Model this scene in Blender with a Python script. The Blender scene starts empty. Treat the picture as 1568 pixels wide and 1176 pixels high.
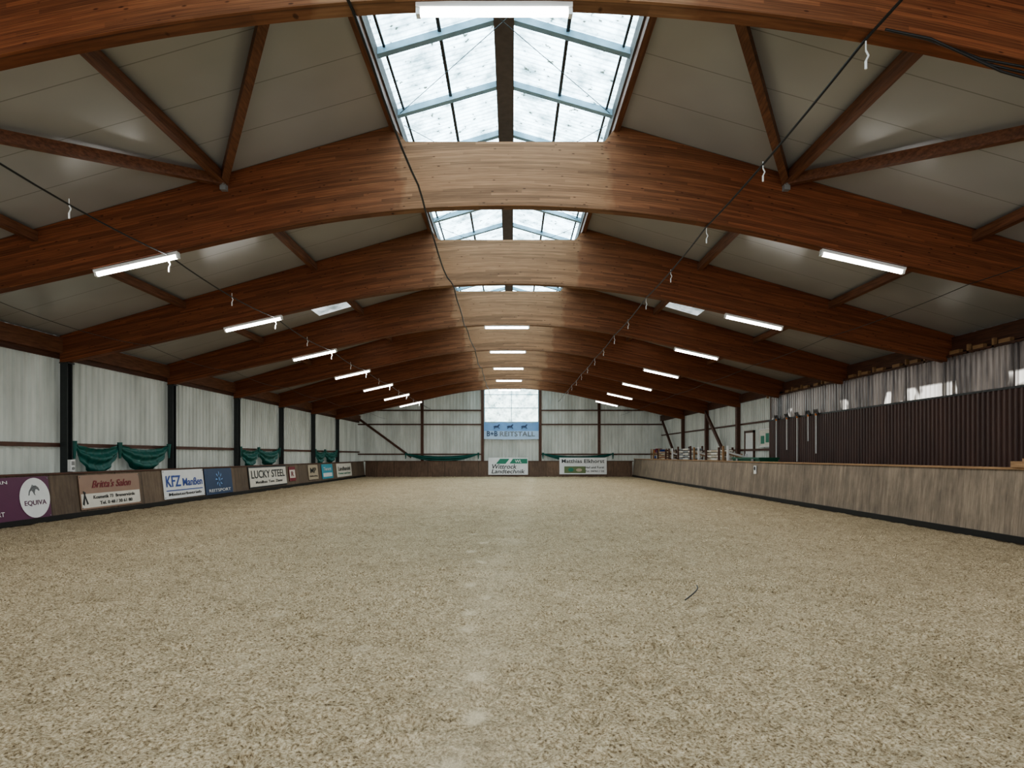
import bpy, math, random
import numpy as np
from mathutils import Vector, Matrix
random.seed(4); rng=np.random.default_rng(7)
F=992.0; EYE=1.52; CX=-0.12; HW=11.40; S=5.0
XL=CX-HW; XR=CX+HW
YN=-4.0; YB=47.5
ARCH=[1.0]+[6+5*i for i in range(8)]
PITCH=0.29
def zroof(x): return EYE+6.30-PITCH*abs(x-CX)
def zund(x):
    a=abs(x-CX)
    if a<4.5: return EYE+4.34-0.223*a*a/9.0
    return EYE+4.34-0.223*2.25-0.223*(a-4.5)
def lin(c):
    c=c/255.0
    return c/12.92 if c<=0.04045 else ((c+0.055)/1.055)**2.4
def rgb(r,g,b): return (lin(r),lin(g),lin(b),1.0)
# ---------------------------------------------------------------- materials
class M:
    def __init__(s,name):
        s.m=bpy.data.materials.new(name); s.m.use_nodes=True
        s.t=s.m.node_tree; s.n=s.t.nodes; s.l=s.t.links
        s.b=s.n['Principled BSDF']; s.o=s.n['Material Output']
    def N(s,typ,**k):
        n=s.n.new(typ)
        for a,v in k.items(): setattr(n,a,v)
        return n
    def L(s,a,b): s.l.new(a,b)
    def mapped(s,scale,coord='Object'):
        tc=s.N('ShaderNodeTexCoord'); mp=s.N('ShaderNodeMapping'); mp.inputs['Scale'].default_value=scale
        s.L(tc.outputs[coord],mp.inputs['Vector']); return mp.outputs['Vector']
    def noise(s,vec,scale,detail=3,rough=.5):
        n=s.N('ShaderNodeTexNoise'); n.inputs['Scale'].default_value=scale
        n.inputs['Detail'].default_value=detail; n.inputs['Roughness'].default_value=rough
        s.L(vec,n.inputs['Vector']); return n.outputs['Fac']
    def ramp(s,fac,stops):
        r=s.N('ShaderNodeValToRGB'); e=r.color_ramp.elements
        while len(e)<len(stops): e.new(.5)
        for i,(p,c) in enumerate(stops):
            e[i].position=p; e[i].color=c
        s.L(fac,r.inputs['Fac']); return r.outputs['Color']
    def mix(s,fac,a,b,mode='MIX'):
        n=s.N('ShaderNodeMix',data_type='RGBA',blend_type=mode)
        if isinstance(fac,float): n.inputs[0].default_value=fac
        else: s.L(fac,n.inputs[0])
        for i,v in ((6,a),(7,b)):
            if isinstance(v,tuple): n.inputs[i].default_value=v
            else: s.L(v,n.inputs[i])
        return n.outputs[2]
    def math(s,op,a,b=None,c=None):
        n=s.N('ShaderNodeMath',operation=op)
        for i,v in enumerate((a,b,c)):
            if v is None: continue
            if isinstance(v,(int,float)): n.inputs[i].default_value=v
            else: s.L(v,n.inputs[i])
        return n.outputs[0]
    def bump(s,h,strength=.3,dist=.02):
        b=s.N('ShaderNodeBump'); b.inputs['Strength'].default_value=strength; b.inputs['Distance'].default_value=dist
        s.L(h,b.inputs['Height']); s.L(b.outputs[0],s.b.inputs['Normal']); return b.outputs[0]
def plain(name,col,rough=.6,metal=0,var=.12,scale=8):
    m=M(name); v=m.mapped((1,1,1)); f=m.noise(v,scale,2)
    lo=tuple(c*(1-var) for c in col[:3])+(1,); hi=tuple(min(1,c*(1+var)) for c in col[:3])+(1,)
    c=m.ramp(f,[(.3,lo),(.7,hi)]); m.L(c,m.b.inputs['Base Color'])
    m.b.inputs['Roughness'].default_value=rough; m.b.inputs['Metallic'].default_value=metal
    return m.m
def emis(name,col,st):
    m=M(name); m.b.inputs['Base Color'].default_value=(.8,.8,.8,1)
    m.b.inputs['Emission Color'].default_value=col; m.b.inputs['Emission Strength'].default_value=st
    return m.m
# glulam
def glulam():
    m=M('glulam_wood'); uv=m.N('ShaderNodeTexCoord').outputs['UV']
    sep=m.N('ShaderNodeSeparateXYZ'); m.L(uv,sep.inputs[0]); u,v=sep.outputs[0],sep.outputs[1]
    lam=m.math('FLOOR',m.math('DIVIDE',v,.042))
    cellu=m.math('FLOOR',m.math('DIVIDE',m.math('ADD',u,m.math('MULTIPLY',lam,1.37)),1.9))
    cmb=m.N('ShaderNodeCombineXYZ'); m.L(lam,cmb.inputs[0]); m.L(cellu,cmb.inputs[1])
    wn=m.N('ShaderNodeTexWhiteNoise',noise_dimensions='2D'); m.L(cmb.outputs[0],wn.inputs['Vector'])
    mp=m.N('ShaderNodeMapping'); mp.inputs['Scale'].default_value=(.7,38,1); m.L(uv,mp.inputs['Vector'])
    g=m.noise(mp.outputs[0],2.0,4,.6)
    base=m.ramp(g,[(.25,rgb(86,49,31)),(.5,rgb(118,70,44)),(.8,rgb(148,97,64))])
    tint=m.ramp(wn.outputs['Value'],[(0,(.66,.64,.62,1)),(1,(1.15,1.12,1.1,1))])
    col=m.mix(1.0,base,tint,'MULTIPLY')
    # bleached middle; brightness from the skylight is also painted into the wood colour
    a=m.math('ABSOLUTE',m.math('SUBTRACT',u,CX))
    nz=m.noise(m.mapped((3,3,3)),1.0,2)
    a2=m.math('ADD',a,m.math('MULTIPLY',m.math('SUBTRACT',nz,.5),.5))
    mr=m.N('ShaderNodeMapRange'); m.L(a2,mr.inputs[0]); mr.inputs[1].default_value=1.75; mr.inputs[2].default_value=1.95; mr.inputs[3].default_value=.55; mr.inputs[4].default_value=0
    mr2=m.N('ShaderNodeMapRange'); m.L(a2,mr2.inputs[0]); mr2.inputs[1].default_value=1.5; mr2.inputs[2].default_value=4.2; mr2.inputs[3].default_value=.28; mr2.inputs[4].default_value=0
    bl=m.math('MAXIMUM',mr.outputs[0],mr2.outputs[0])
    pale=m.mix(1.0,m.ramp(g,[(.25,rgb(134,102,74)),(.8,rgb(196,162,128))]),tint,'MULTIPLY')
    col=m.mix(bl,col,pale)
    mp2=m.N('ShaderNodeMapping'); mp2.inputs['Scale'].default_value=(4,12,1); m.L(uv,mp2.inputs['Vector'])
    vo=m.N('ShaderNodeTexVoronoi'); vo.inputs['Scale'].default_value=1.0; m.L(mp2.outputs[0],vo.inputs['Vector'])
    kn=m.ramp(vo.outputs['Distance'],[(.07,(.35,.3,.28,1)),(.13,(1,1,1,1))])
    col=m.mix(1.0,col,kn,'MULTIPLY')
    fr=m.math('FRACT',m.math('DIVIDE',v,.042))
    ln=m.ramp(fr,[(0,(.55,.55,.55,1)),(.14,(1,1,1,1))])
    col=m.mix(1.0,col,ln,'MULTIPLY')
    m.L(col,m.b.inputs['Base Color']); m.b.inputs['Roughness'].default_value=.6
    m.b.inputs['Specular IOR Level'].default_value=.28
    return m.m
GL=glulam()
def timber(name,lo,hi,axis_scale=(14,1,14),rough=.6):
    m=M(name); v=m.mapped(axis_scale); f=m.noise(v,2,3,.6)
    m.L(m.ramp(f,[(.3,lo),(.7,hi)]),m.b.inputs['Base Color']); m.b.inputs['Roughness'].default_value=rough
    return m.m
STRUT=timber('strut_timber',rgb(84,52,36),rgb(128,86,62))
DARKT=timber('dark_timber',rgb(62,38,28),rgb(96,62,46))
PALET=timber('pale_timber',rgb(128,98,68),rgb(164,130,94))
def ceil_mat():
    m=M('white_sandwich_panel'); tc=m.N('ShaderNodeTexCoord'); sep=m.N('ShaderNodeSeparateXYZ'); m.L(tc.outputs['Object'],sep.inputs[0])
    fy=m.math('FRACT',m.math('DIVIDE',sep.outputs[1],1.0))
    ln=m.ramp(fy,[(0,(.6,.6,.58,1)),(.012,(.65,.65,.63,1)),(.022,(1,1,1,1))])
    n=m.noise(m.mapped((.5,.5,.5)),1,2)
    base=m.ramp(n,[(.3,rgb(156,156,154)),(.7,rgb(173,173,171))])
    m.L(m.mix(1.0,base,ln,'MULTIPLY'),m.b.inputs['Base Color']); m.b.inputs['Roughness'].default_value=.25
    return m.m
CEIL=ceil_mat()
def corr_mat(name,lo,hi,trans=.35,dirt=.5):
    m=M(name); n=m.noise(m.mapped((1,1,.25)),1.4,4,.6)
    col=m.ramp(n,[(.3,lo),(.7,hi)])
    m.L(col,m.b.inputs['Base Color']); m.b.inputs['Roughness'].default_value=.45
    if trans>0:
        tr=m.N('ShaderNodeBsdfTranslucent'); m.L(col,tr.inputs[0])
        ms=m.N('ShaderNodeMixShader'); ms.inputs[0].default_value=trans
        m.L(m.b.outputs[0],ms.inputs[1]); m.L(tr.outputs[0],ms.inputs[2]); m.L(ms.outputs[0],m.o.inputs[0])
    return m.m
WALLW=corr_mat('white_profiled_sheet',rgb(156,158,150),rgb(190,192,184),.08)
WALLD=corr_mat('brown_profiled_sheet',rgb(62,43,38),rgb(88,63,54),.0)
def smoky():
    m=M('smoky_translucent_sheet'); n=m.noise(m.mapped((1,1.6,.2)),1.7,4,.65)
    tc=m.N('ShaderNodeTexCoord'); sep=m.N('ShaderNodeSeparateXYZ'); m.L(tc.outputs['Object'],sep.inputs[0])
    col=m.ramp(n,[(.3,rgb(54,46,43)),(.7,rgb(104,94,88))])
    m.L(col,m.b.inputs['Base Color']); m.b.inputs['Roughness'].default_value=.22
    n2=m.noise(m.mapped((.1,.62,.35)),1.5,3,.6); k=m.ramp(n2,[(.51,(0,0,0,1)),(.55,(1,1,1,1))])
    zz=m.N('ShaderNodeMapRange'); m.L(sep.outputs[2],zz.inputs[0]); zz.inputs[1].default_value=3.40; zz.inputs[2].default_value=3.34; zz.inputs[3].default_value=0; zz.inputs[4].default_value=1
    k2=m.math('MULTIPLY',k,zz.outputs[0])  # bright outdoors showing through low down, painted into the sheet colour
    tr=m.N('ShaderNodeBsdfTranslucent'); m.L(m.mix(k2,m.ramp(n,[(.35,rgb(62,56,52)),(.7,rgb(150,138,126))]),rgb(250,242,230)),tr.inputs[0])
    ms=m.N('ShaderNodeMixShader'); m.L(m.math('MULTIPLY_ADD',k2,.42,.24),ms.inputs[0])
    m.L(m.b.outputs[0],ms.inputs[1]); m.L(tr.outputs[0],ms.inputs[2]); m.L(ms.outputs[0],m.o.inputs[0]); return m.m
SMOKY=smoky()
def board_mat(name,lo,hi,axis,period):
    m=M(name); tc=m.N('ShaderNodeTexCoord'); sep=m.N('ShaderNodeSeparateXYZ'); m.L(tc.outputs['Object'],sep.inputs[0])
    q=m.math('DIVIDE',sep.outputs[axis],period); idx=m.math('FLOOR',q); fr=m.math('FRACT',q)
    wn=m.N('ShaderNodeTexWhiteNoise',noise_dimensions='1D'); m.L(idx,wn.inputs['W'])
    tint=m.ramp(wn.outputs['Value'],[(0,(.80,.79,.78,1)),(1,(1.08,1.08,1.06,1))])
    n=m.noise(m.mapped((9,9,1.0)),1.5,4,.65)
    col=m.mix(1.0,m.ramp(n,[(.3,lo),(.7,hi)]),tint,'MULTIPLY')
    n2=m.noise(m.mapped((1,1,1)),1.1,4,.7)
    col=m.mix(1.0,col,m.ramp(n2,[(.35,(.76,.76,.76,1)),(.6,(1,1,1,1))]),'MULTIPLY')
    gap=m.ramp(fr,[(0,(.35,.33,.3,1)),(.05,(1,1,1,1))])
    col=m.mix(1.0,col,gap,'MULTIPLY'); m.L(col,m.b.inputs['Base Color']); m.b.inputs['Roughness'].default_value=.7
    return m.m
KBL=board_mat('kickboard_ply',rgb(94,78,64),rgb(122,104,86),1,1.25)
KBR=board_mat('kickboard_planks',rgb(112,98,84),rgb(152,136,118),1,.16)
KBB=board_mat('kickboard_back_ply',rgb(92,72,58),rgb(120,96,78),0,1.25)
def sand():
    m=M('riding_sand'); v=m.mapped((1,1,1))
    n1=m.noise(v,50,5,.75); n2=m.noise(v,.8,3); n3=m.noise(v,15,4,.65); n4=m.noise(m.mapped((1,.7,1)),4.5,3,.6)
    c=m.ramp(n1,[(.35,rgb(92,76,56)),(.445,rgb(162,143,114)),(.54,rgb(196,179,150)),(.70,rgb(232,217,190))])  # darkest specks paint the shade between sand clumps into the colour
    c=m.mix(.7,c,m.ramp(n2,[(.3,(.86,.85,.83,1)),(.7,(1.05,1.05,1.05,1))]),'MULTIPLY')
    c=m.mix(.75,c,m.ramp(n3,[(.34,(.54,.51,.47,1)),(.46,(1.0,1.0,1.0,1))]),'MULTIPLY')
    c=m.mix(.6,c,m.ramp(n4,[(.34,(.78,.77,.75,1)),(.5,(1.02,1.02,1.02,1))]),'MULTIPLY')
    at=m.N('ShaderNodeAttribute',attribute_name='track')
    c=m.mix(m.math('MULTIPLY',at.outputs['Fac'],.6),c,rgb(228,212,184))
    m.L(c,m.b.inputs['Base Color']); m.b.inputs['Roughness'].default_value=.95
    m.b.inputs['Specular IOR Level'].default_value=.1
    m.bump(m.math('ADD',n1,n3),1.0,.035); return m.m
SAND=sand()
def sky_panel(name,col,st,rib=True):
    m=M(name); tc=m.N('ShaderNodeTexCoord'); sep=m.N('ShaderNodeSeparateXYZ'); m.L(tc.outputs['Object'],sep.inputs[0])
    rb=m.ramp(m.math('FRACT',m.math('DIVIDE',sep.outputs[1],.12)),[(0,(.46,.52,.55,1)),(.4,(1,1,1,1)),(1,(.88,.9,.92,1))])
    n=m.noise(m.mapped((2,2,2)),1.0,4,.7); dirt=m.ramp(n,[(.34,(.22,.27,.28,1)),(.60,(1,1,1,1))])
    sp=m.noise(m.mapped((1,1,1)),8,2,.6); spot=m.ramp(sp,[(.30,(.10,.11,.09,1)),(.35,(1,1,1,1))])
    c=m.mix(1.0,m.mix(1.0,m.mix(1.0,col,rb,'MULTIPLY'),dirt,'MULTIPLY'),spot,'MULTIPLY')
    m.L(c,m.b.inputs['Emission Color']); m.b.inputs['Emission Strength'].default_value=st
    m.b.inputs['Base Color'].default_value=(.5,.55,.6,1); return m.m
SKYP=sky_panel('translucent_skylight_sheet',(.68,.90,1.0,1),5.4)
WINP=sky_panel('translucent_window_sheet',(.84,1.0,.93,1),2.6)
ROOFP=sky_panel('glowing_roof_sheet',(.9,.97,1.0,1),.8)
STEELB=plain('bluegrey_steel',rgb(140,168,182),.5)
DARKM=plain('dark_steel',rgb(44,48,48),.5)
BLACK=plain('black_rubber',rgb(22,22,22),.5)
WHITE=plain('white_plastic',rgb(215,215,212),.5,var=.04)
GREY=plain('grey_metal',rgb(130,130,128),.4)
RIDGE=plain('ridge_greybrown',rgb(96,88,84),.7)
GREEN=plain('green_tarp_fabric',rgb(20,84,76),.5)
TUBE=emis('fluorescent_tube_glow',(1,.98,.94,1),12)
# ---------------------------------------------------------------- geometry helpers
def link(o,parent=None):
    bpy.context.scene.collection.objects.link(o)
    if parent: o.parent=parent
    return o
def mesh(name,verts,faces,mat,parent=None,smooth=False):
    me=bpy.data.meshes.new(name); me.from_pydata([tuple(v) for v in verts],[],faces); me.update()
    for mm in (mat if isinstance(mat,list) else [mat]): me.materials.append(mm)
    if smooth: me.polygons.foreach_set('use_smooth',[True]*len(me.polygons))
    return link(bpy.data.objects.new(name,me),parent)
def empty(name,loc=(0,0,0),rot=(0,0,0)):
    e=bpy.data.objects.new(name,None); e.location=loc; e.rotation_euler=rot; e.empty_display_size=.2; return link(e)
class G:
    def __init__(s): s.v=[]; s.f=[]; s.mi=[]
    def box(s,x0,x1,y0,y1,z0,z1,mi=0):
        b=len(s.v); s.v+=[(x0,y0,z0),(x1,y0,z0),(x1,y1,z0),(x0,y1,z0),(x0,y0,z1),(x1,y0,z1),(x1,y1,z1),(x0,y1,z1)]
        s.f+=[tuple(b+i for i in q) for q in ((0,3,2,1),(4,5,6,7),(0,1,5,4),(1,2,6,5),(2,3,7,6),(3,0,4,7))]; s.mi+=[mi]*6
    def bar(s,p,q,w,h,mi=0,up=(0,0,1)):
        p=Vector(p);q=Vector(q);d=(q-p).normalized();u=Vector(up)
        if abs(d.dot(u))>.98:u=Vector((0,1,0))
        a=d.cross(u).normalized();c=a.cross(d).normalized();b=len(s.v)
        for o in (p,q):
            for i,j in ((-1,-1),(1,-1),(1,1),(-1,1)): s.v.append(tuple(o+a*i*w/2+c*j*h/2))
        s.f+=[tuple(b+i for i in r) for r in ((0,1,2,3),(7,6,5,4),(0,4,5,1),(1,5,6,2),(2,6,7,3),(3,7,4,0))]; s.mi+=[mi]*6
    def cyl(s,p,q,r,n=10,mi=0,r2=None):
        p=Vector(p);q=Vector(q);d=(q-p).normalized();u=Vector((0,0,1)) if abs(d.z)<.95 else Vector((1,0,0))
        a=d.cross(u).normalized();c=a.cross(d);b=len(s.v); r2=r if r2 is None else r2
        for o,rr in ((p,r),(q,r2)):
            for i in range(n):
                t=2*math.pi*i/n; s.v.append(tuple(o+(a*math.cos(t)+c*math.sin(t))*rr))
        for i in range(n): s.f.append((b+i,b+(i+1)%n,b+n+(i+1)%n,b+n+i)); s.mi.append(mi)
        s.f.append(tuple(b+i for i in range(n))[::-1]); s.f.append(tuple(b+n+i for i in range(n))); s.mi+=[mi]*2
    def make(s,name,mats,parent=None,smooth=False):
        o=mesh(name,s.v,s.f,mats,parent,smooth); o.data.polygons.foreach_set('material_index',s.mi); return o
def tube(name,pts,r,mat,parent=None):
    cu=bpy.data.curves.new(name,'CURVE'); cu.dimensions='3D'; cu.bevel_depth=r; cu.bevel_resolution=2; cu.use_fill_caps=True
    sp=cu.splines.new('POLY'); sp.points.add(len(pts)-1)
    for i,p in enumerate(pts): sp.points[i].co=(*p,1)
    cu.materials.append(mat); return link(bpy.data.objects.new(name,cu),parent)
# ---------------------------------------------------------------- floor
def vnoise(x,y,sc,seed):
    r=np.random.default_rng(seed).random((257,257)); xs=x*sc;ys=y*sc
    xi=np.floor(xs).astype(int);yi=np.floor(ys).astype(int);fx=xs-xi;fy=ys-yi
    fx=fx*fx*(3-2*fx);fy=fy*fy*(3-2*fy);a=lambda i,j:r[(xi+i)%257,(yi+j)%257]
    return (a(0,0)*(1-fx)*(1-fy)+a(1,0)*fx*(1-fy)+a(0,1)*(1-fx)*fy+a(1,1)*fx*fy)-.5
ys=[YN]
while ys[-1]<YB-.01:
    y=ys[-1]; ys.append(min(YB,y+(.35 if y<2.3 else max(.016,.006*y))))
ys=np.array(ys); xs=np.concatenate([[XL],np.arange(-11,-4.2,.035),np.arange(-4.2,4.2,.018),np.arange(4.2,9.2,.035),[XR]])
X,Y=np.meshgrid(xs,ys)
Z=.018*vnoise(X,Y,.7,1)+.030*vnoise(X,Y,3.3,2)+.030*vnoise(X,Y,8,3)+.028*vnoise(X,Y,18,4)+.018*vnoise(X,Y,36,5)
track=np.zeros_like(X)
prints=[(-.31,3.22),(-.22,3.79),(-.25,4.46),(-.2,5.06),(-.4,5.73),(-.42,6.3),(-.3,7.0),(-.5,7.7),(-.6,8.5),(-.45,9.3),(-.66,10.3),(-.5,11.4),(-.75,12.6),
        (-1.3,4.2),(-1.22,5.1),(.9,5.3),(.55,7.1),(1.9,6.4),(-2.3,6.2),(-2.1,7.6),(2.6,9.2),(1.4,10.5),(-1.6,9.4)]
for i,(px,py) in enumerate(prints):
    w=1.0 if i<13 else .45
    g=np.exp(-(((X-px)/.085)**2+((Y-py)/.10)**2)**1.5); track=np.maximum(track,g*w); Z-=.018*g
lane=np.exp(-((X+.45-.04*Y+.25*vnoise(X,Y,.3,9))/.35)**2)*.4; track=np.maximum(track,lane*(vnoise(X,Y,2.4,11)+.5))
for _ in range(600):
    px,py=rng.uniform(-10,8.2),rng.uniform(2.8,26); m_=(np.abs(X-px)<.4)&(np.abs(Y-py)<.4)
    dd=np.sqrt(((X[m_]-px)/.1)**2+((Y[m_]-py)/.11)**2); Z[m_]+=-.04*np.exp(-dd**4)+.022*np.exp(-((dd-1.35)/.3)**2)
Z-=Z.max()*0.4
ny,nx=X.shape; verts=np.stack([X.ravel(),Y.ravel(),Z.ravel()],1)
idx=np.arange(ny*nx).reshape(ny,nx); quads=np.stack([idx[:-1,:-1],idx[:-1,1:],idx[1:,1:],idx[1:,:-1]],-1).reshape(-1,4)
me=bpy.data.meshes.new('floor'); me.vertices.add(len(verts)); me.vertices.foreach_set('co',verts.ravel())
me.loops.add(quads.size); me.loops.foreach_set('vertex_index',quads.ravel().astype(np.int32))
me.polygons.add(len(quads)); me.polygons.foreach_set('loop_start',np.arange(0,quads.size,4,dtype=np.int32)); 
me.update(calc_edges=True); me.polygons.foreach_set('use_smooth',[True]*len(quads))
at=me.attributes.new('track','FLOAT','POINT'); at.data.foreach_set('value',track.ravel().astype(np.float32))
me.materials.append(SAND); link(bpy.data.objects.new('floor',me))
# ---------------------------------------------------------------- walls
def corr(name,axis,base,nrm,a0,a1,z0,ztop,mat,period=.25,amp=.05,parent=None,skip=None):
    pts=[];a=a0
    while a<a1:
        for t,o in ((0,0),(.5,0),(.58,1),(.90,1)):
            aa=a+t*period
            if aa<=a1: pts.append((aa,base+nrm*amp*o))
        a+=period
    pts.append((a1,base)); v=[];f=[]
    for aa,o in pts:
        zt=ztop(aa) if callable(ztop) else ztop
        p=(o,aa) if axis=='y' else (aa,o)
        v+=[(p[0],p[1],z0),(p[0],p[1],zt)]
    for i in range(len(pts)-1):
        if skip and skip((pts[i][0]+pts[i+1][0])/2): continue
        f.append((2*i,2*i+2,2*i+3,2*i+1))
    return mesh(name,v,f,mat,parent)
zE=zroof(XL)
wl=empty('wall_left'); corr('profiled_sheet','y',XL,1,YN,YB,-.1,zE,WALLW,parent=wl)
g=G()
g.box(XL+.05,XL+.12,YN,YB,1.74,1.84); g.box(XL+.05,XL+.12,YN,YB,.9,.98)
g.make('girt',[DARKT],wl)
g=G(); g.box(XL+.05,XL+.2,YN,YB,zE-.42,zE-.02); g.box(XL+.05,XL+.1,YN,YB,zE-.55,zE-.42,1); g.make('eave_purlin',[STRUT,DARKT],wl)
wr=empty('wall_right'); YD=26.9
corr('profiled_sheet','y',XR,-1,YD,YB,-.1,zE,WALLW,parent=wr)
corr('upper_brown_sheet','y',XR,-1,YN,YD,4.0,zE,WALLD,parent=wr)
g=G(); g.box(XR-.12,XR-.05,YD,YB,1.74,1.84); g.box(XR-.12,XR-.05,YD,YB,3.0,3.08)
g.box(XR-.2,XR-.05,YN,YB,zE-.42,zE-.02,0)
g.make('girt',[DARKT],wr)
XC=XR-.36
scr=empty('brown_screen_wall')
corr('brown_sheet','y',XC,-1,YN,YD,-.1,3.02,WALLD,period=.16,amp=.04,parent=scr)
corr('smoky_sheet','y',XC+.05,-1,YN,YD,3.0,4.0,SMOKY,period=.18,amp=.03,parent=scr)
g=G(); g.box(XC-.05,XC+.03,YN,YD,2.98,3.03,1)
g.box(XC+.02,XC+.34,YN,YD,3.98,4.04,0); g.box(XC+.02,XC+.34,YD-.06,YD,0,4.05,0)
y=2.0
while y<YD:
    g.box(XC+.06,XC+.16,y,y+.34,4.05,4.14,2)
    if int(y*10)%3: g.box(XC+.02,XC+.1,y+.42,y+.48,3.98,4.2,2)
    y+=.80
for y in np.arange(-3.3,YD,1.9): g.box(XC+.06,XC+.11,y,y+.10,3.0,3.98,0)
g.make('screen_frame',[DARKT,DARKM,PALET],scr)
# back wall
wb=empty('wall_back'); W=2.03; WX=-.05
corr('profiled_sheet','x',YB,-1,XL,XR,-.1,lambda x:zroof(x),WALLW,parent=wb,skip=lambda a:abs(a-WX)<W)
corr('panel_below_window','x',YB,-1,WX-W-.1,WX+W+.1,-.1,4.03,WALLW,parent=wb)
mesh('panel_above_window',[(WX-W-.1,YB,7.05),(WX+W+.1,YB,7.05),(WX+W+.1,YB,zroof(WX+W)),(CX,YB,zroof(CX)),(WX-W-.1,YB,zroof(WX-W))],[(0,1,2,3,4)],WALLW,wb)
g=G()
for px in (-6.7,-2.2,2.1,6.5): g.box(px-.1,px+.1,YB-.22,YB-.06,0,zroof(px)-.02)
for z in (1.58,3.80,4.85):
    for a,b in ((XL,-2.2),(2.1,XR)):
        g.box(a if z<4.3 else max(a,CX-(zroof(CX)-z)/PITCH+.3),b if z<4.3 else min(b,CX+(zroof(CX)-z)/PITCH-.3),YB-.14,YB-.05,z,z+.1)
g.bar((XL+.2,YB-.2,4.2),(-7.5,YB-.2,1.4),.1,.16)
g.make('frame',[DARKT],wb)
win=empty('window_1')
mesh('panes',[(WX-W,YB-.02,4.03),(WX+W,YB-.02,4.03),(WX+W,YB-.02,7.05),(WX-W,YB-.02,7.05)],[(0,1,2,3)],WINP,win)
g=G()
for x in (-W,-.02,W-.04): g.box(WX+x,WX+x+.05,YB-.07,YB-.03,4.03,7.05)
for z in (4.01,5.05,6.05,7.0): g.box(WX-W,WX+W,YB-.075,YB-.035,z,z+.05)
g.make('frame',[STEELB],win)
# ceiling
for nm,sg in (('ceiling',-1),('ceiling',1)):
    xa=CX+sg*1.88; xb=CX+sg*(HW+.15); v=[]
    for x,dz in ((xa,0),(xb,0),(xb,.14),(xa,.14)):
        for y in (YN,YB+.2): v.append((x,y,zroof(x)+dz))
    mesh(nm,v,[(0,1,3,2),(4,5,7,6),(0,2,4,6),(1,3,5,7),(2,3,5,4),(0,1,7,6)],CEIL)
for y0,L_ in ((19.3,1.2),(24.6,1.0)):
    for sg in (-1,1):
        x0,x1=CX+sg*5.0,CX+sg*6.1
        mesh('bright_roof_pane',[(x0,y0,zroof(x0)-.012),(x1,y0,zroof(x1)-.012),(x1,y0+L_,zroof(x1)-.012),(x0,y0+L_,zroof(x0)-.012)],[(0,1,2,3)],ROOFP)  # glowing panes laid just below the ceiling panels
# ---------------------------------------------------------------- glulam arches
def arch(y):
    xs=sorted(set([round(CX+t,4) for t in list(np.linspace(-(HW-.12),HW-.12,74))+[-1.95,-1.72,1.72,1.95,0]]))
    v=[];f=[];T=.2
    for x in xs:
        a=abs(x-CX); zt=zroof(x)-.01 if a>1.9 else EYE+5.44
        for yy in (y,y+T): v+=[(x,yy,zund(x)),(x,yy,zt)]
    n=len(xs)
    for i in range(n-1):
        b=4*i;c=b+4
        f+=[(b,c,c+1,b+1),(b+2,b+3,c+3,c+2),(b,b+2,c+2,c),(b+1,c+1,c+3,b+3)]
    f+=[(0,1,3,2),(4*n-4,4*n-2,4*n-1,4*n-3)]
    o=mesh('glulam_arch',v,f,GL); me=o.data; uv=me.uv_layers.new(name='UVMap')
    for lp in me.loops:
        p=me.vertices[lp.vertex_index].co
        vv=p.z-zund(p.x)+(p.y-y)*.21
        uv.data[lp.index].uv=(p.x,vv+1.0)
    return o
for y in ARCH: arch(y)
# posts
for y in ARCH:
    for sd in (-1,1):
        if sd==1 and y>27:
            g=G(); g.box(XR-.3,XR-.13,y-.02,y+.22,0,zund(XR-.3)); g.make('timber_post',[DARKT]); continue
        x=XL+.13 if sd<0 else XR-.28; g=G(); zt=zund(XL+.25)
        g.box(x,x+.18,y,y+.02,0,zt);g.box(x,x+.18,y+.18,y+.2,0,zt);g.box(x+.085,x+.1,y+.02,y+.18,0,zt)
        g.box(x-.01,x+.22,y-.02,y+.22,zt-.03,zt)
        g.make('steel_post',[DARKM])
# struts and braces
for i,y in enumerate(ARCH):
    y1=ARCH[i+1] if i+1<len(ARCH) else YB
    for a in (4.85,8.15):
        for sg in (-1,1):
            x=CX+sg*a; g=G(); g.bar((x,y+.2,zroof(x)-.14),(x,y1,zroof(x)-.14),.12,.17); g.make('roof_strut',[STRUT])
for (ya,yb_) in ((6.2,11.0),(41.2,46.5)):
    for sg in (-1,1):
        for a0,a1 in ((4.85,1.98),(4.85,8.2)):
            p=(CX+sg*a0,yb_-.05,zroof(CX+a0)-.15); q=(CX+sg*a1,ya,zroof(CX+a1)-.15)
            g=G(); g.bar(p,q,.12,.16); g.make('wind_brace',[STRUT])
for sg in (-1,1):
    g=G(); x=CX+sg*4.85
    g.box(x-.05,x+.05,10.9,11.0,zroof(x)-.32,zroof(x)-.1); g.cyl((x,10.88,zroof(x)-.2),(x,10.86,zroof(x)-.2),.05); g.make('brace_bracket',[GREY])
# skylight
sk=empty('skylight'); zs=lambda x:zroof(x)+.22; SW=1.88
g=G()
for sg in (-1,1):
    x=CX+sg*SW; v=[(x,YN,zs(x)),(CX,YN,zs(CX)),(CX,YB,zs(CX)),(x,YB,zs(x))]
    mesh('glazing_sheet',v,[(0,1,2,3)],SKYP,sk)
    g.box(min(x,x+sg*.1),max(x,x+sg*.1),YN,YB,zroof(x)-.14,zs(x)+.03,0)
    g.box(min(x,x-sg*.03),max(x,x-sg*.03),YN,YB,zroof(x)+.0,zs(x)+.03,4)
    y=YN
    while y<YB:
        g.bar((x,y,zs(x)-.06),(CX,y,zs(CX)-.06),.11,.10,2); y=round(y+5/3,4)
    xx=CX+sg*SW*.5; g.bar((xx,YN,zs(xx)-.03),(xx,YB,zs(xx)-.03),.05,.045,3)
    xe=CX+sg*(SW-.13); g.bar((xe,YN,zs(xe)-.03),(xe,YB,zs(xe)-.03),.035,.03,3)
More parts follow.
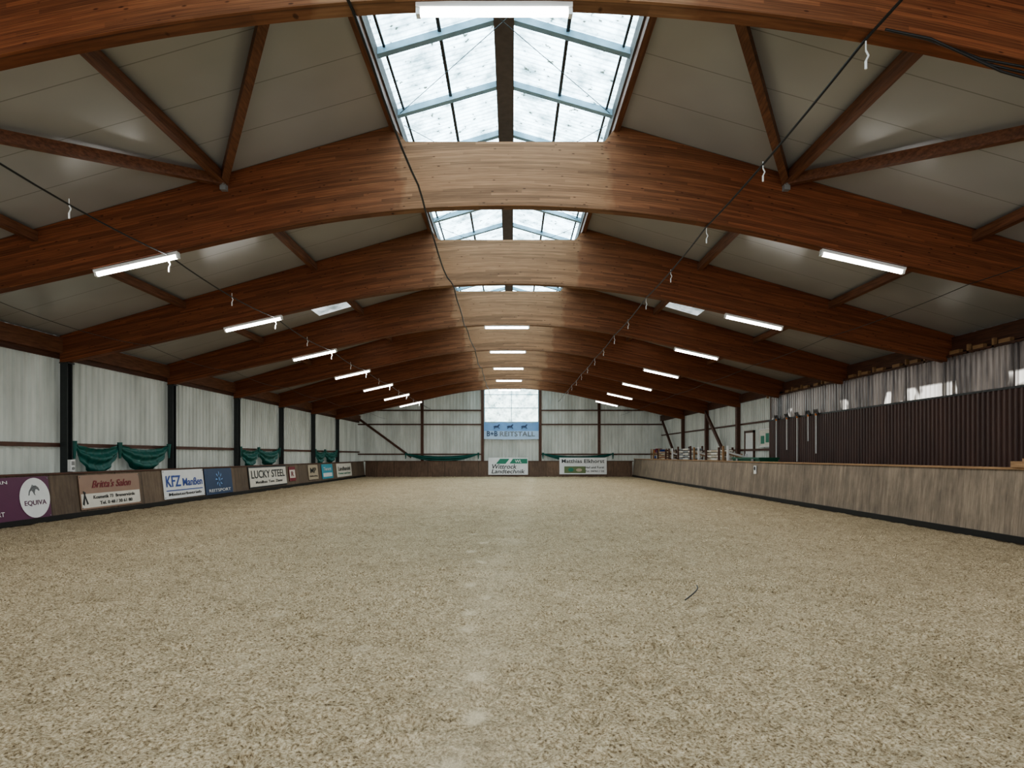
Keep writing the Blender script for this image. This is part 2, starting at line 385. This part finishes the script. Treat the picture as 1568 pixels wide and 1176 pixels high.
g.box(CX-.15,CX+.15,YN,YB,zs(CX)-.16,zs(CX)-.03,4)
for y in ARCH:
    for a,b in ((-1,1),(1,-1)):
        g.cyl((CX+a*1.8,y+.3,zs(CX+1.8)-.12),(CX+b*1.8,y+4.9,zs(CX+1.8)-.12),.006,5,3)
g.make('skylight_frame',[STRUT,WHITE,STEELB,DARKM,RIDGE],sk)
# ---------------------------------------------------------------- kickboards
def kick(name,bx,tx,h,y0,y1,mat,sd):
    e=empty(name); t=.05*sd
    v=[(bx,y0,-.05),(bx,y1,-.05),(tx,y1,h),(tx,y0,h),(bx+t,y0,-.05),(bx+t,y1,-.05),(tx+t,y1,h),(tx+t,y0,h)]
    mesh('boards',v,[(0,1,2,3),(4,7,6,5),(3,2,6,7),(0,4,5,1),(0,3,7,4),(1,5,6,2)],mat,e)
    g=G(); g.bar((tx+t*.5,y0,h+.02),(tx+t*.5,y1,h+.02),.12,.04,0); g.bar((bx-.015*sd,y0,.04),(bx-.015*sd,y1,.04),.04,.12,1)
    y=y0+.6
    while y<y1: g.bar((bx+t*1.6,y,0),(tx+t*1.6,y,h-.05),.06,.08,0); y+=1.25
    g.make('rails',[DARKT if sd<0 else PALET,BLACK],e); return e
KLX,KRX,KB=-10.85,8.90,46.9
kick('kickboard_left',KLX,KLX-.12,1.07,YN,KB,KBL,-1)
kick('kickboard_right',KRX,KRX+.12,1.27,YN,KB,KBR,1)
e=empty('kickboard_back'); v=[(KLX,KB,-.05),(KRX,KB,-.05),(KRX,KB+.1,1.1),(KLX,KB+.1,1.1),(KLX,KB+.06,-.05),(KRX,KB+.06,-.05),(KRX,KB+.16,1.1),(KLX,KB+.16,1.1)]
mesh('boards',v,[(0,1,2,3),(4,7,6,5),(3,2,6,7),(0,4,5,1),(0,3,7,4),(1,5,6,2)],KBB,e)
g=G(); g.box(KLX-.1,KRX+.1,KB+.08,KB+.18,1.09,1.14); g.make('top_rail',[DARKT],e)
# ---------------------------------------------------------------- lamps
def lamp(x,y,L=1.42):
    sl=0 if abs(x-CX)<1 else (.223 if x<CX else -.223); a=math.atan(sl)
    e=empty('fluorescent_lamp',(x,y+.1,zund(x)-.09),(0,-a,0))
    g=G(); g.box(-L/2-.04,L/2+.04,-.05,.05,.035,.085,0); g.box(-L/2-.04,-L/2,-.035,.035,-.03,.05,0); g.box(L/2,L/2+.04,-.035,.035,-.03,.05,0); g.make('housing',[WHITE],e)
    g=G(); g.cyl((-L/2,0,0),(L/2,0,0),.032,12); g.make('tube',[TUBE],e,True)
    ld=bpy.data.lights.new('tube_light','AREA'); ld.shape='RECTANGLE'; ld.size=L; ld.size_y=.06; ld.energy=50; ld.color=(1,.98,.95)
    lo=link(bpy.data.objects.new('tube_light',ld),e); lo.location=(0,0,-.036)
for y in ARCH[1:]:
    for x in (-6.55,6.12):
        if y>=11 : lamp(x,y)
    if y==6 or y>=21: lamp(-.17,y)
lamp(-6.5,1.0);lamp(6.15,1.0); lamp(-6.5,6.0);lamp(6.15,6.0); lamp(-.17,1.0)
# ---------------------------------------------------------------- cables
def cable(name,x,dz,r,sag,mat,wig=0,y0=YN):
    pts=[];AY=[y0]+[a for a in ARCH if a>y0+.5]+[YB]
    for i in range(len(AY)-1):
        for t in np.linspace(0,1,9)[:-1]:
            y=AY[i]+(AY[i+1]-AY[i])*t; pts.append((x+wig*math.sin(y*2.1)*.5+wig*math.sin(y*.83),y+.1,zund(x)+dz-sag*4*t*(1-t)+wig*.6*math.sin(y*3.3)))
    return tube(name,pts,r,mat)
def hooks(x,dz,par,step=2.5):
    g=G(); y=6.1
    while y<45:
        z=zund(x)+dz-.02
        g.cyl((x,y,z),(x,y,z-.09),.007,6); g.cyl((x,y,z-.09),(x+.025,y,z-.14),.009,6); g.cyl((x+.025,y,z-.14),(x,y,z-.19),.009,6); g.cyl((x,y,z-.19),(x,y,z-.27),.012,6); y+=step
    g.make('pull_hook',[WHITE],par)
c=cable('overhead_cable',-6.0,-.03,.013,.1,BLACK); hooks(-6.0,-.03,c)
c=cable('overhead_cable',3.4,-.03,.014,.06,BLACK); hooks(3.4,-.03,c)
cable('overhead_cable',-1.5,-.03,.016,.10,BLACK,.03)
cable('overhead_cable',8.0,-.03,.007,.05,BLACK)
cable('overhead_cable',-9.2,-.03,.006,.12,BLACK)
for k in range(3):
    tube('power_cable',[(3.5,5.95,zund(3.5)-.02),(3.9,5.96-.02*k,zund(3.9)-.03-.01*k),(4.4+.1*k,5.97,zund(4.4)-.10-.06*k),(5.0,5.97,zund(5)-.08-.06*k),(6.0,5.97,zund(6)-.02)],.012,BLACK)
# ---------------------------------------------------------------- signs
def flat(name,col): 
    return plain(name,col,.45,var=.05,scale=3)
C={k:flat('print_'+k,v) for k,v in dict(white=rgb(214,214,212),purple=rgb(88,38,70),brown=rgb(146,118,100),red=rgb(120,34,44),black=rgb(32,32,34),blue=rgb(36,68,146),navy=rgb(44,64,96),green=rgb(26,116,90),teal=rgb(66,148,166),beige=rgb(172,158,136),cream=rgb(208,202,190),sky=rgb(122,162,208),orange=rgb(206,120,48),olive=rgb(96,112,70),grey=rgb(120,122,124)).items()}
def rect(par,cx,cy,w,h,mat,z=.008,name='panel'):
    return mesh(name,[(cx-w/2,cy-h/2,z),(cx+w/2,cy-h/2,z),(cx+w/2,cy+h/2,z),(cx-w/2,cy+h/2,z)],[(0,1,2,3)],mat,par)
def poly(par,pts,mat,z=.012,name='print'):
    return mesh(name,[(x,y,z) for x,y in pts],[tuple(range(len(pts)))],mat,par)
def text(par,body,cx,cy,w,h,mat,z=.016,shear=0):
    cu=bpy.data.curves.new('lettering','FONT'); cu.body=body; cu.extrude=.002; cu.shear=shear; cu.resolution_u=3; cu.materials.append(mat); cu.offset=.012
    o=link(bpy.data.objects.new('lettering',cu)); bpy.context.view_layer.update()
    bb=[Vector(b) for b in o.bound_box]; x0=min(b.x for b in bb);x1=max(b.x for b in bb);y0=min(b.y for b in bb);y1=max(b.y for b in bb)
    sx=w/(x1-x0);sy=h/(y1-y0); o.scale=(sx,sy,1); o.location=(cx-sx*(x0+x1)/2,cy-sy*(y0+y1)/2,z); o.parent=par; return o
def backing(par,w,h,mat):
    g=G(); g.box(-w/2,w/2,-h/2,h/2,-.012,.004); g.make('board',[mat],par)
    g=G()
    for sx in (-1,1):
        for sy in (-1,1): g.cyl((sx*(w/2-.05),sy*(h/2-.05),.004),(sx*(w/2-.05),sy*(h/2-.05),.018),.014,8)
    g.make('screws',[GREY],par)
LEAN=math.atan(.12/1.12)
def lsign(px0,px1,h,zc,mat):
    d0=-KLX*F/(800-px0); d1=-KLX*F/(800-px1); w=d1-d0
    e=empty('advertising_banner',(KLX-.12*(zc+.05)/1.12+.03,(d0+d1)/2,zc),(math.pi/2-LEAN,0,math.pi/2)); backing(e,w,h,mat); return e,w
def bsign(px0,px1,h,zc,mat,y=KB-.0):
    k=F/y; x0=(px0-800)/k;x1=(px1-800)/k; e=empty('advertising_banner',((x0+x1)/2,y,zc),(math.pi/2-.09,0,0)); backing(e,x1-x0,h,mat); return e,x1-x0
ell=lambda cx,cy,a,b,n=36:[(cx+a*math.cos(2*math.pi*i/n),cy+b*math.sin(2*math.pi*i/n)) for i in range(n)]
# purple round-logo sign
e,w=lsign(-60,80,.97,.56,C['purple']); r=.455; cx=w/2-.47
poly(e,ell(cx,0,.46,r),C['white']); text(e,'EQUIVA',cx,-.12,.66,.13,C['purple'])
hp=[(-.2,.02),(-.17,.12),(-.1,.2),(-.06,.27),(-.02,.24),(.05,.24),(.12,.2),(.16,.13),(.13,.11),(.08,.15),(.03,.15),(.0,.06),(.03,.01),(-.02,.03),(-.06,.1),(-.1,.13),(-.14,.09),(-.16,.02)]
poly(e,[(cx+x,y+.04) for x,y in hp],C['grey']); text(e,'WESTERN',-w/2+.75,.38,.9,.07,C['white']); text(e,'REITSPORT',-w/2+.65,-.3,.8,.1,C['white'])
# salon
e,w=lsign(127,220,.88,.58,C['brown']); rect(e,.0,-.22,w*.98,.36,C['cream']); text(e,"Britta's Salon",.03,.2,w*.66,.2,C['red'],shear=.4); text(e,'Tel. 0 48 / 30 61 80',.15,-.3,w*.55,.09,C['black']); text(e,'Kosmetik 73  Bremervörde',.1,-.14,w*.7,.09,C['black'])
poly(e,[(-w/2+.05,-.3),(-w/2+.16,.02),(-w/2+.2,.0),(-w/2+.12,-.34)],C['black']);poly(e,[(-w/2+.22,-.32),(-w/2+.1,.03),(-w/2+.14,.04),(-w/2+.28,-.3)],C['black'])
# garage
e,w=lsign(257,320,.92,.6,C['white']); text(e,'KFZ',-w*.27,.1,w*.34,.36,C['blue']); text(e,'Manßen',w*.2,.05,w*.5,.26,C['blue']); rect(e,0,-.2,w*.9,.03,C['blue'],.012); text(e,'Meisterbetrieb',0,-.32,w*.8,.09,C['black'])
e,w=lsign(322,364,.94,.58,C['navy'])
for a in range(8): poly(e,[(0+.05*math.cos(a*.785),.05+.05*math.sin(a*.785)),(.24*math.cos(a*.785-.15),.08+.24*math.sin(a*.785-.15)),(.3*math.cos(a*.785+.1),.08+.3*math.sin(a*.785+.1))],C['sky'])
poly(e,ell(0,.08,.14,.14),C['navy'],.014); text(e,'N',0,.08,.12,.15,C['sky'],.018); text(e,'REITSPORT',0,-.33,w*.8,.11,C['white'])
e,w=lsign(390,449,.92,.6,C['black']); rect(e,0,-.0,w*.97,.80,C['cream']); text(e,'LUCKY STEEL',0,.12,w*.88,.34,C['black']); text(e,'Metallbau  Tore  Zäune',0,-.22,w*.7,.12,C['black'])
e,w=lsign(453,463,.7,.62,C['red']); rect(e,0,0,w*.85,.4,C['cream']); text(e,'R',0,0,w*.4,.25,C['red'],.02)
e,w=lsign(483,498,.8,.62,C['beige']); text(e,'MP',0,.1,w*.6,.28,C['black']); text(e,'Hufbeschlag',0,-.22,w*.8,.1,C['black'])
e,w=lsign(504,521,.85,.6,C['teal']); rect(e,0,-.2,w*.8,.22,C['white']); text(e,'Tierarzt',0,.15,w*.7,.2,C['white'])
e,w=lsign(527,550,.85,.6,C['cream']); text(e,'Landhandel',0,.1,w*.8,.26,C['black']); text(e,'Futter und Saat',0,-.2,w*.8,.12,C['green'])
# back signs
e,w=bsign(763,825,1.27,.74,C['white']); text(e,'Wittrock',-.28,-.02,w*.62,.34,C['black'],shear=.2); text(e,'Landtechnik',0,-.38,w*.84,.3,C['black'],shear=.2)
poly(e,[(-.9,.18),(-.6,.55),(.1,.55),(-.2,.18)],C['green']); poly(e,[(.1,.2),(.35,.55),(w/2-.05,.55),(w/2-.05,.2)],C['green']); text(e,'WL',.75,.37,.5,.22,C['white'])
e,w=bsign(874,948,1.24,.76,C['white']); text(e,'Matthias Elkhorst',0,.36,w*.9,.28,C['black']); rect(e,-.6,-.28,w*.45,.5,C['olive'],.01); poly(e,ell(-.9,-.28,.2,.15),C['green']); poly(e,ell(-.3,-.3,.22,.12),C['beige']); text(e,'Hof und Forst',.85,-.1,1.4,.16,C['black']); text(e,'Tel. 04761 / 22',.85,-.38,1.4,.13,C['black'])
# blue banner on the gable
e=empty('stable_name_banner',(WX,YB-.26,3.38),(math.pi/2,0,0))
PB=flat('print_paleblue',rgb(176,200,226))
N=24; v=[];f=[]
for i in range(N+1):
    t=i/N; x=-W+2*W*t; zf=.02*math.sin(t*22)
    v+=[(x,-.62-.03*math.sin(t*math.pi),zf),(x,-.02,zf),(x,.62-.04*math.sin(t*math.pi*3)**2,zf)]
for i in range(N): f+=[(3*i,3*i+3,3*i+4,3*i+1),(3*i+1,3*i+4,3*i+5,3*i+2)]
b=mesh('cloth',v,f,[C['sky'],PB],e,True); b.data.polygons.foreach_set('material_index',[1-(i%2) for i in range(len(f))])
text(e,'B+B',-1.42,-.22,.8,.38,C['navy'],.04); text(e,'REITSTALL',.45,-.24,2.6,.36,C['grey'],.04)
for hx in (-1.1,-.1,.95):
    q=[(-.3,.1),(-.26,.3),(-.1,.34),(.08,.33),(.2,.46),(.32,.44),(.3,.38),(.22,.34),(.2,.2),(.3,.06),(.25,.04),(.14,.18),(-.12,.18),(-.2,.04),(-.25,.04),(-.2,.2),(-.26,.22)]
    poly(e,[(hx+x*.8,y*.8+.1) for x,y in q],C['navy'],.04)
# ---------------------------------------------------------------- tarps
def swag(par,p0,p1,ztop,sag,drop,nrm,seed=0):
    p0=Vector(p0);p1=Vector(p1);N=48;Mr=12;v=[];f=[]
    for i in range(N+1):
        t=i/N; c=4*t*(1-t); base=p0.lerp(p1,t); zt=ztop-sag*c; dr=.07+(drop)*c**.8
        for j in range(Mr+1):
            s=j/Mr; fold=.05*math.sin(s*14+c*2.2+seed)*(.3+c)+.03*math.sin(t*37+seed)
            v.append((base.x+nrm[0]*(fold+.09+.1*math.sin(s*3.1)*c),base.y+nrm[1]*(fold+.09+.1*math.sin(s*3.1)*c),zt-dr*s))
    for i in range(N):
        for j in range(Mr):
            a=i*(Mr+1)+j; f.append((a,a+Mr+1,a+Mr+2,a+1))
    mesh('cloth_swag',v,f,GREEN,par,True)
def tarps(pts,ztop,sag,drop,nrm):
    e=empty('rolled_green_tarp')
    for i in range(len(pts)-1): swag(e,pts[i],pts[i+1],ztop,sag,drop,nrm,i*1.7)
    g=G()
    for p in pts: g.cyl((p[0]+nrm[0]*.12,p[1]+nrm[1]*.12,ztop+.04),(p[0]+nrm[0]*.12,p[1]+nrm[1]*.12,ztop-.42),.07,8,r2=.03)
    g.make('tie',[GREEN],e)
xt=XL+.16
tarps([(xt,16.3,0),(xt,18.2,0),(xt,20.8,0)],1.86,.16,.62,(1,0))
tarps([(xt,26.3,0),(xt,28.2,0),(xt,30.7,0)],1.86,.16,.62,(1,0))
tarps([(xt,36.3,0),(xt,38.2,0),(xt,40.7,0)],1.86,.16,.60,(1,0))
tarps([(-7.9,YB-.2,0),(-2.5,YB-.2,0)],1.70,.22,.34,(0,-1))
tarps([(2.3,YB-.2,0),(7.5,YB-.2,0)],1.70,.22,.32,(0,-1))
g=G(); g.box(XL+.36,XL+.44,15.94,16.10,1.12,1.42); g.cyl((XL+.44,16.02,1.2),(XL+.47,16.02,1.2),.035,12,1); g.box(XL+.44,XL+.45,15.97,16.07,1.28,1.38,1); g.make('socket_box',[WHITE,GREY])
# ---------------------------------------------------------------- equipment on right aisle
AX=9.75
def rake(y,L):
    e=empty('stable_rake',(XC-.1,y,3.05)); g=G()
    g.cyl((0,0,-.08),(0,0,-L),.022,8,0); g.bar((0,-.17,-.02),(0,.17,-.02),.04,.06,1)
    for i in range(8): g.cyl((0,-.16+.045*i,-.0),(-.03,-.16+.045*i,.12),.008,5,1)
    g.cyl((0,0,-.1),(0,0,-.02),.035,8,2); g.make('rake',[WHITE,BLACK,C['orange']],e)
for i,y in enumerate((22.6,23.2,24.1,25.0,26.0)): rake(y,(1.45,1.0,1.75,1.3,1.6)[i])
def pole_stack(y,L,rows,z0=1.15,cm=('white','brown')):
    e=empty('jump_pole_stack'); g=G()
    for k in range(rows):
        for j in range(4):
            x=AX-.2+.12*j; z=z0+.06+k*.13
            for s in range(3): g.cyl((x,y+L*s/3,z),(x,y+L*(s+1)/3,z),.05,10,(k+(s==1))%2)
    for yy in (y+.3,y+L-.4):
        for x in (AX-.32,AX+.3): g.box(x-.04,x+.04,yy,yy+.08,0,z0+rows*.13+.1,2)
        g.box(AX-.32,AX+.3,yy,yy+.08,z0-.1,z0,2)
    g.make('poles',[C[cm[0]],C[cm[1]],DARKT],e)
pole_stack(33.2,3.2,6,cm=('cream','grey')); pole_stack(28.6,2.6,5,1.15,('cream','beige')); pole_stack(38.6,2.8,5,cm=('beige','brown'))
def wing(y,mat):
    e=empty('jump_wing',(AX,y,0)); g=G()
    for x in (-.4,.4): g.box(x-.04,x+.04,-.04,.04,0,1.95 if x<0 else 1.6)
    for i in range(5): g.bar((-.4,0,.35+i*.33),(.4,0,.25+i*.3),.03,.08)
    for x in (-.4,.4): g.box(x-.05,x+.05,-.2,.2,0,.08)
    g.make('wing_frame',[mat],e)
for y,m_ in ((31.8,C['white']),(32.6,PALET),(37.0,C['white']),(37.8,DARKT),(42.0,PALET),(28.1,PALET),(27.5,C['white'])): wing(y,m_)
g=G(); g.box(9.4,10.1,24.1,27.0,0,1.38,0)
g.box(9.36,10.14,24.06,27.04,1.38,1.45,0)
for yy in (24.6,26.3): g.box(9.34,9.37,yy,yy+.2,1.25,1.4,1)
g.make('green_storage_box',[flat('box_green',rgb(24,84,60)),GREY])
e=empty('notice_board',(XR-.14,27.9,2.3)); g=G(); g.box(-.03,0,-.6,.6,-.35,.35,0)
for a in (-.6,.56): g.box(-.06,0,a,a+.05,-.4,.4,1)
for a in (-.4,.36): g.box(-.06,0,-.6,.6,a,a+.05,1)
g.box(-.035,-.03,-.45,-.1,-.2,.2,2); g.box(-.035,-.03,.05,.45,-.25,.1,2); g.make('board',[C['cream'],WHITE,C['green']],e)
e=empty('storage_shelf',(10.2,42.9,0)); g=G()
for y in (0,2.5): 
    for x in (-.25,.25): g.box(x-.03,x+.03,y-.03,y+.03,0,2.0,0)
for z in (.6,1.25,1.7): g.box(-.28,.28,-.03,2.53,z,z+.03,0)
cols=[1,2,3,4,5]
for z in (1.28,1.73):
    y=.1
    while y<2.2:
        w=random.uniform(.12,.3); h=random.uniform(.15,.34); g.box(-.2,.2,y,y+w,z,z+h,random.choice(cols)); y+=w+random.uniform(.03,.12)
g.make('shelf',[PALET,C['white'],C['red'],C['blue'],C['orange'],C['beige']],e)
e=empty('door_1'); g=G(); g.box(XR-.1,XR-.06,29.4,30.4,0,2.6,0)
for yy in (29.3,30.4): g.box(XR-.13,XR-.055,yy,yy+.1,0,2.7,1)
g.box(XR-.13,XR-.055,29.3,30.5,2.6,2.7,1); g.cyl((XR-.1,29.5,1.2),(XR-.17,29.5,1.2),.02,8,1); g.make('leaf',[WHITE,DARKT],e)
g=G(); g.bar((XR-.38,35.8,4.0),(XR-.38,32,1.2),.1,.18); g.make('wall_brace',[DARKT])
g=G(); g.bar((XR-.38,46.0,4.0),(XR-.38,42,1.2),.1,.18); g.make('wall_brace',[DARKT])
g=G(); g.box(KRX+.05,KRX+.3,10.4,11.4,1.31,1.42); g.box(KRX+.1,KRX+.2,10.5,11.2,1.42,1.47,0); g.make('timber_offcut',[PALET])
g=G(); g.box(KRX+.05,KRX+.075,23.3,23.52,.85,1.15); g.cyl((KRX+.04,23.41,1.05),(KRX+.05,23.41,1.05),.07,16,1); g.make('arena_letter_plate',[WHITE,BLACK])
tube('twig',[(1.80+.30*t+.06*math.sin(t*3),6.6+.65*t,.02+.03*math.sin(t*2.5)) for t in np.linspace(0,1,10)],.007,BLACK)
# ---------------------------------------------------------------- light, world, camera
w=bpy.data.worlds.new('World'); bpy.context.scene.world=w; w.use_nodes=True
bg=w.node_tree.nodes['Background']; bg.inputs[0].default_value=(.93,.97,1,1); bg.inputs[1].default_value=1.9
cam=bpy.data.cameras.new('camera'); co=link(bpy.data.objects.new('camera',cam)); co.location=(0,0,EYE); co.rotation_euler=(math.pi/2,0,0)
cam.sensor_width=36; cam.lens=F/1600*36; cam.shift_y=112/1600; cam.clip_end=300; bpy.context.scene.camera=co
vs=bpy.context.scene.view_settings; vs.view_transform='AgX'
try: vs.look='AgX - Medium High Contrast'
except Exception: pass
vs.exposure=.5
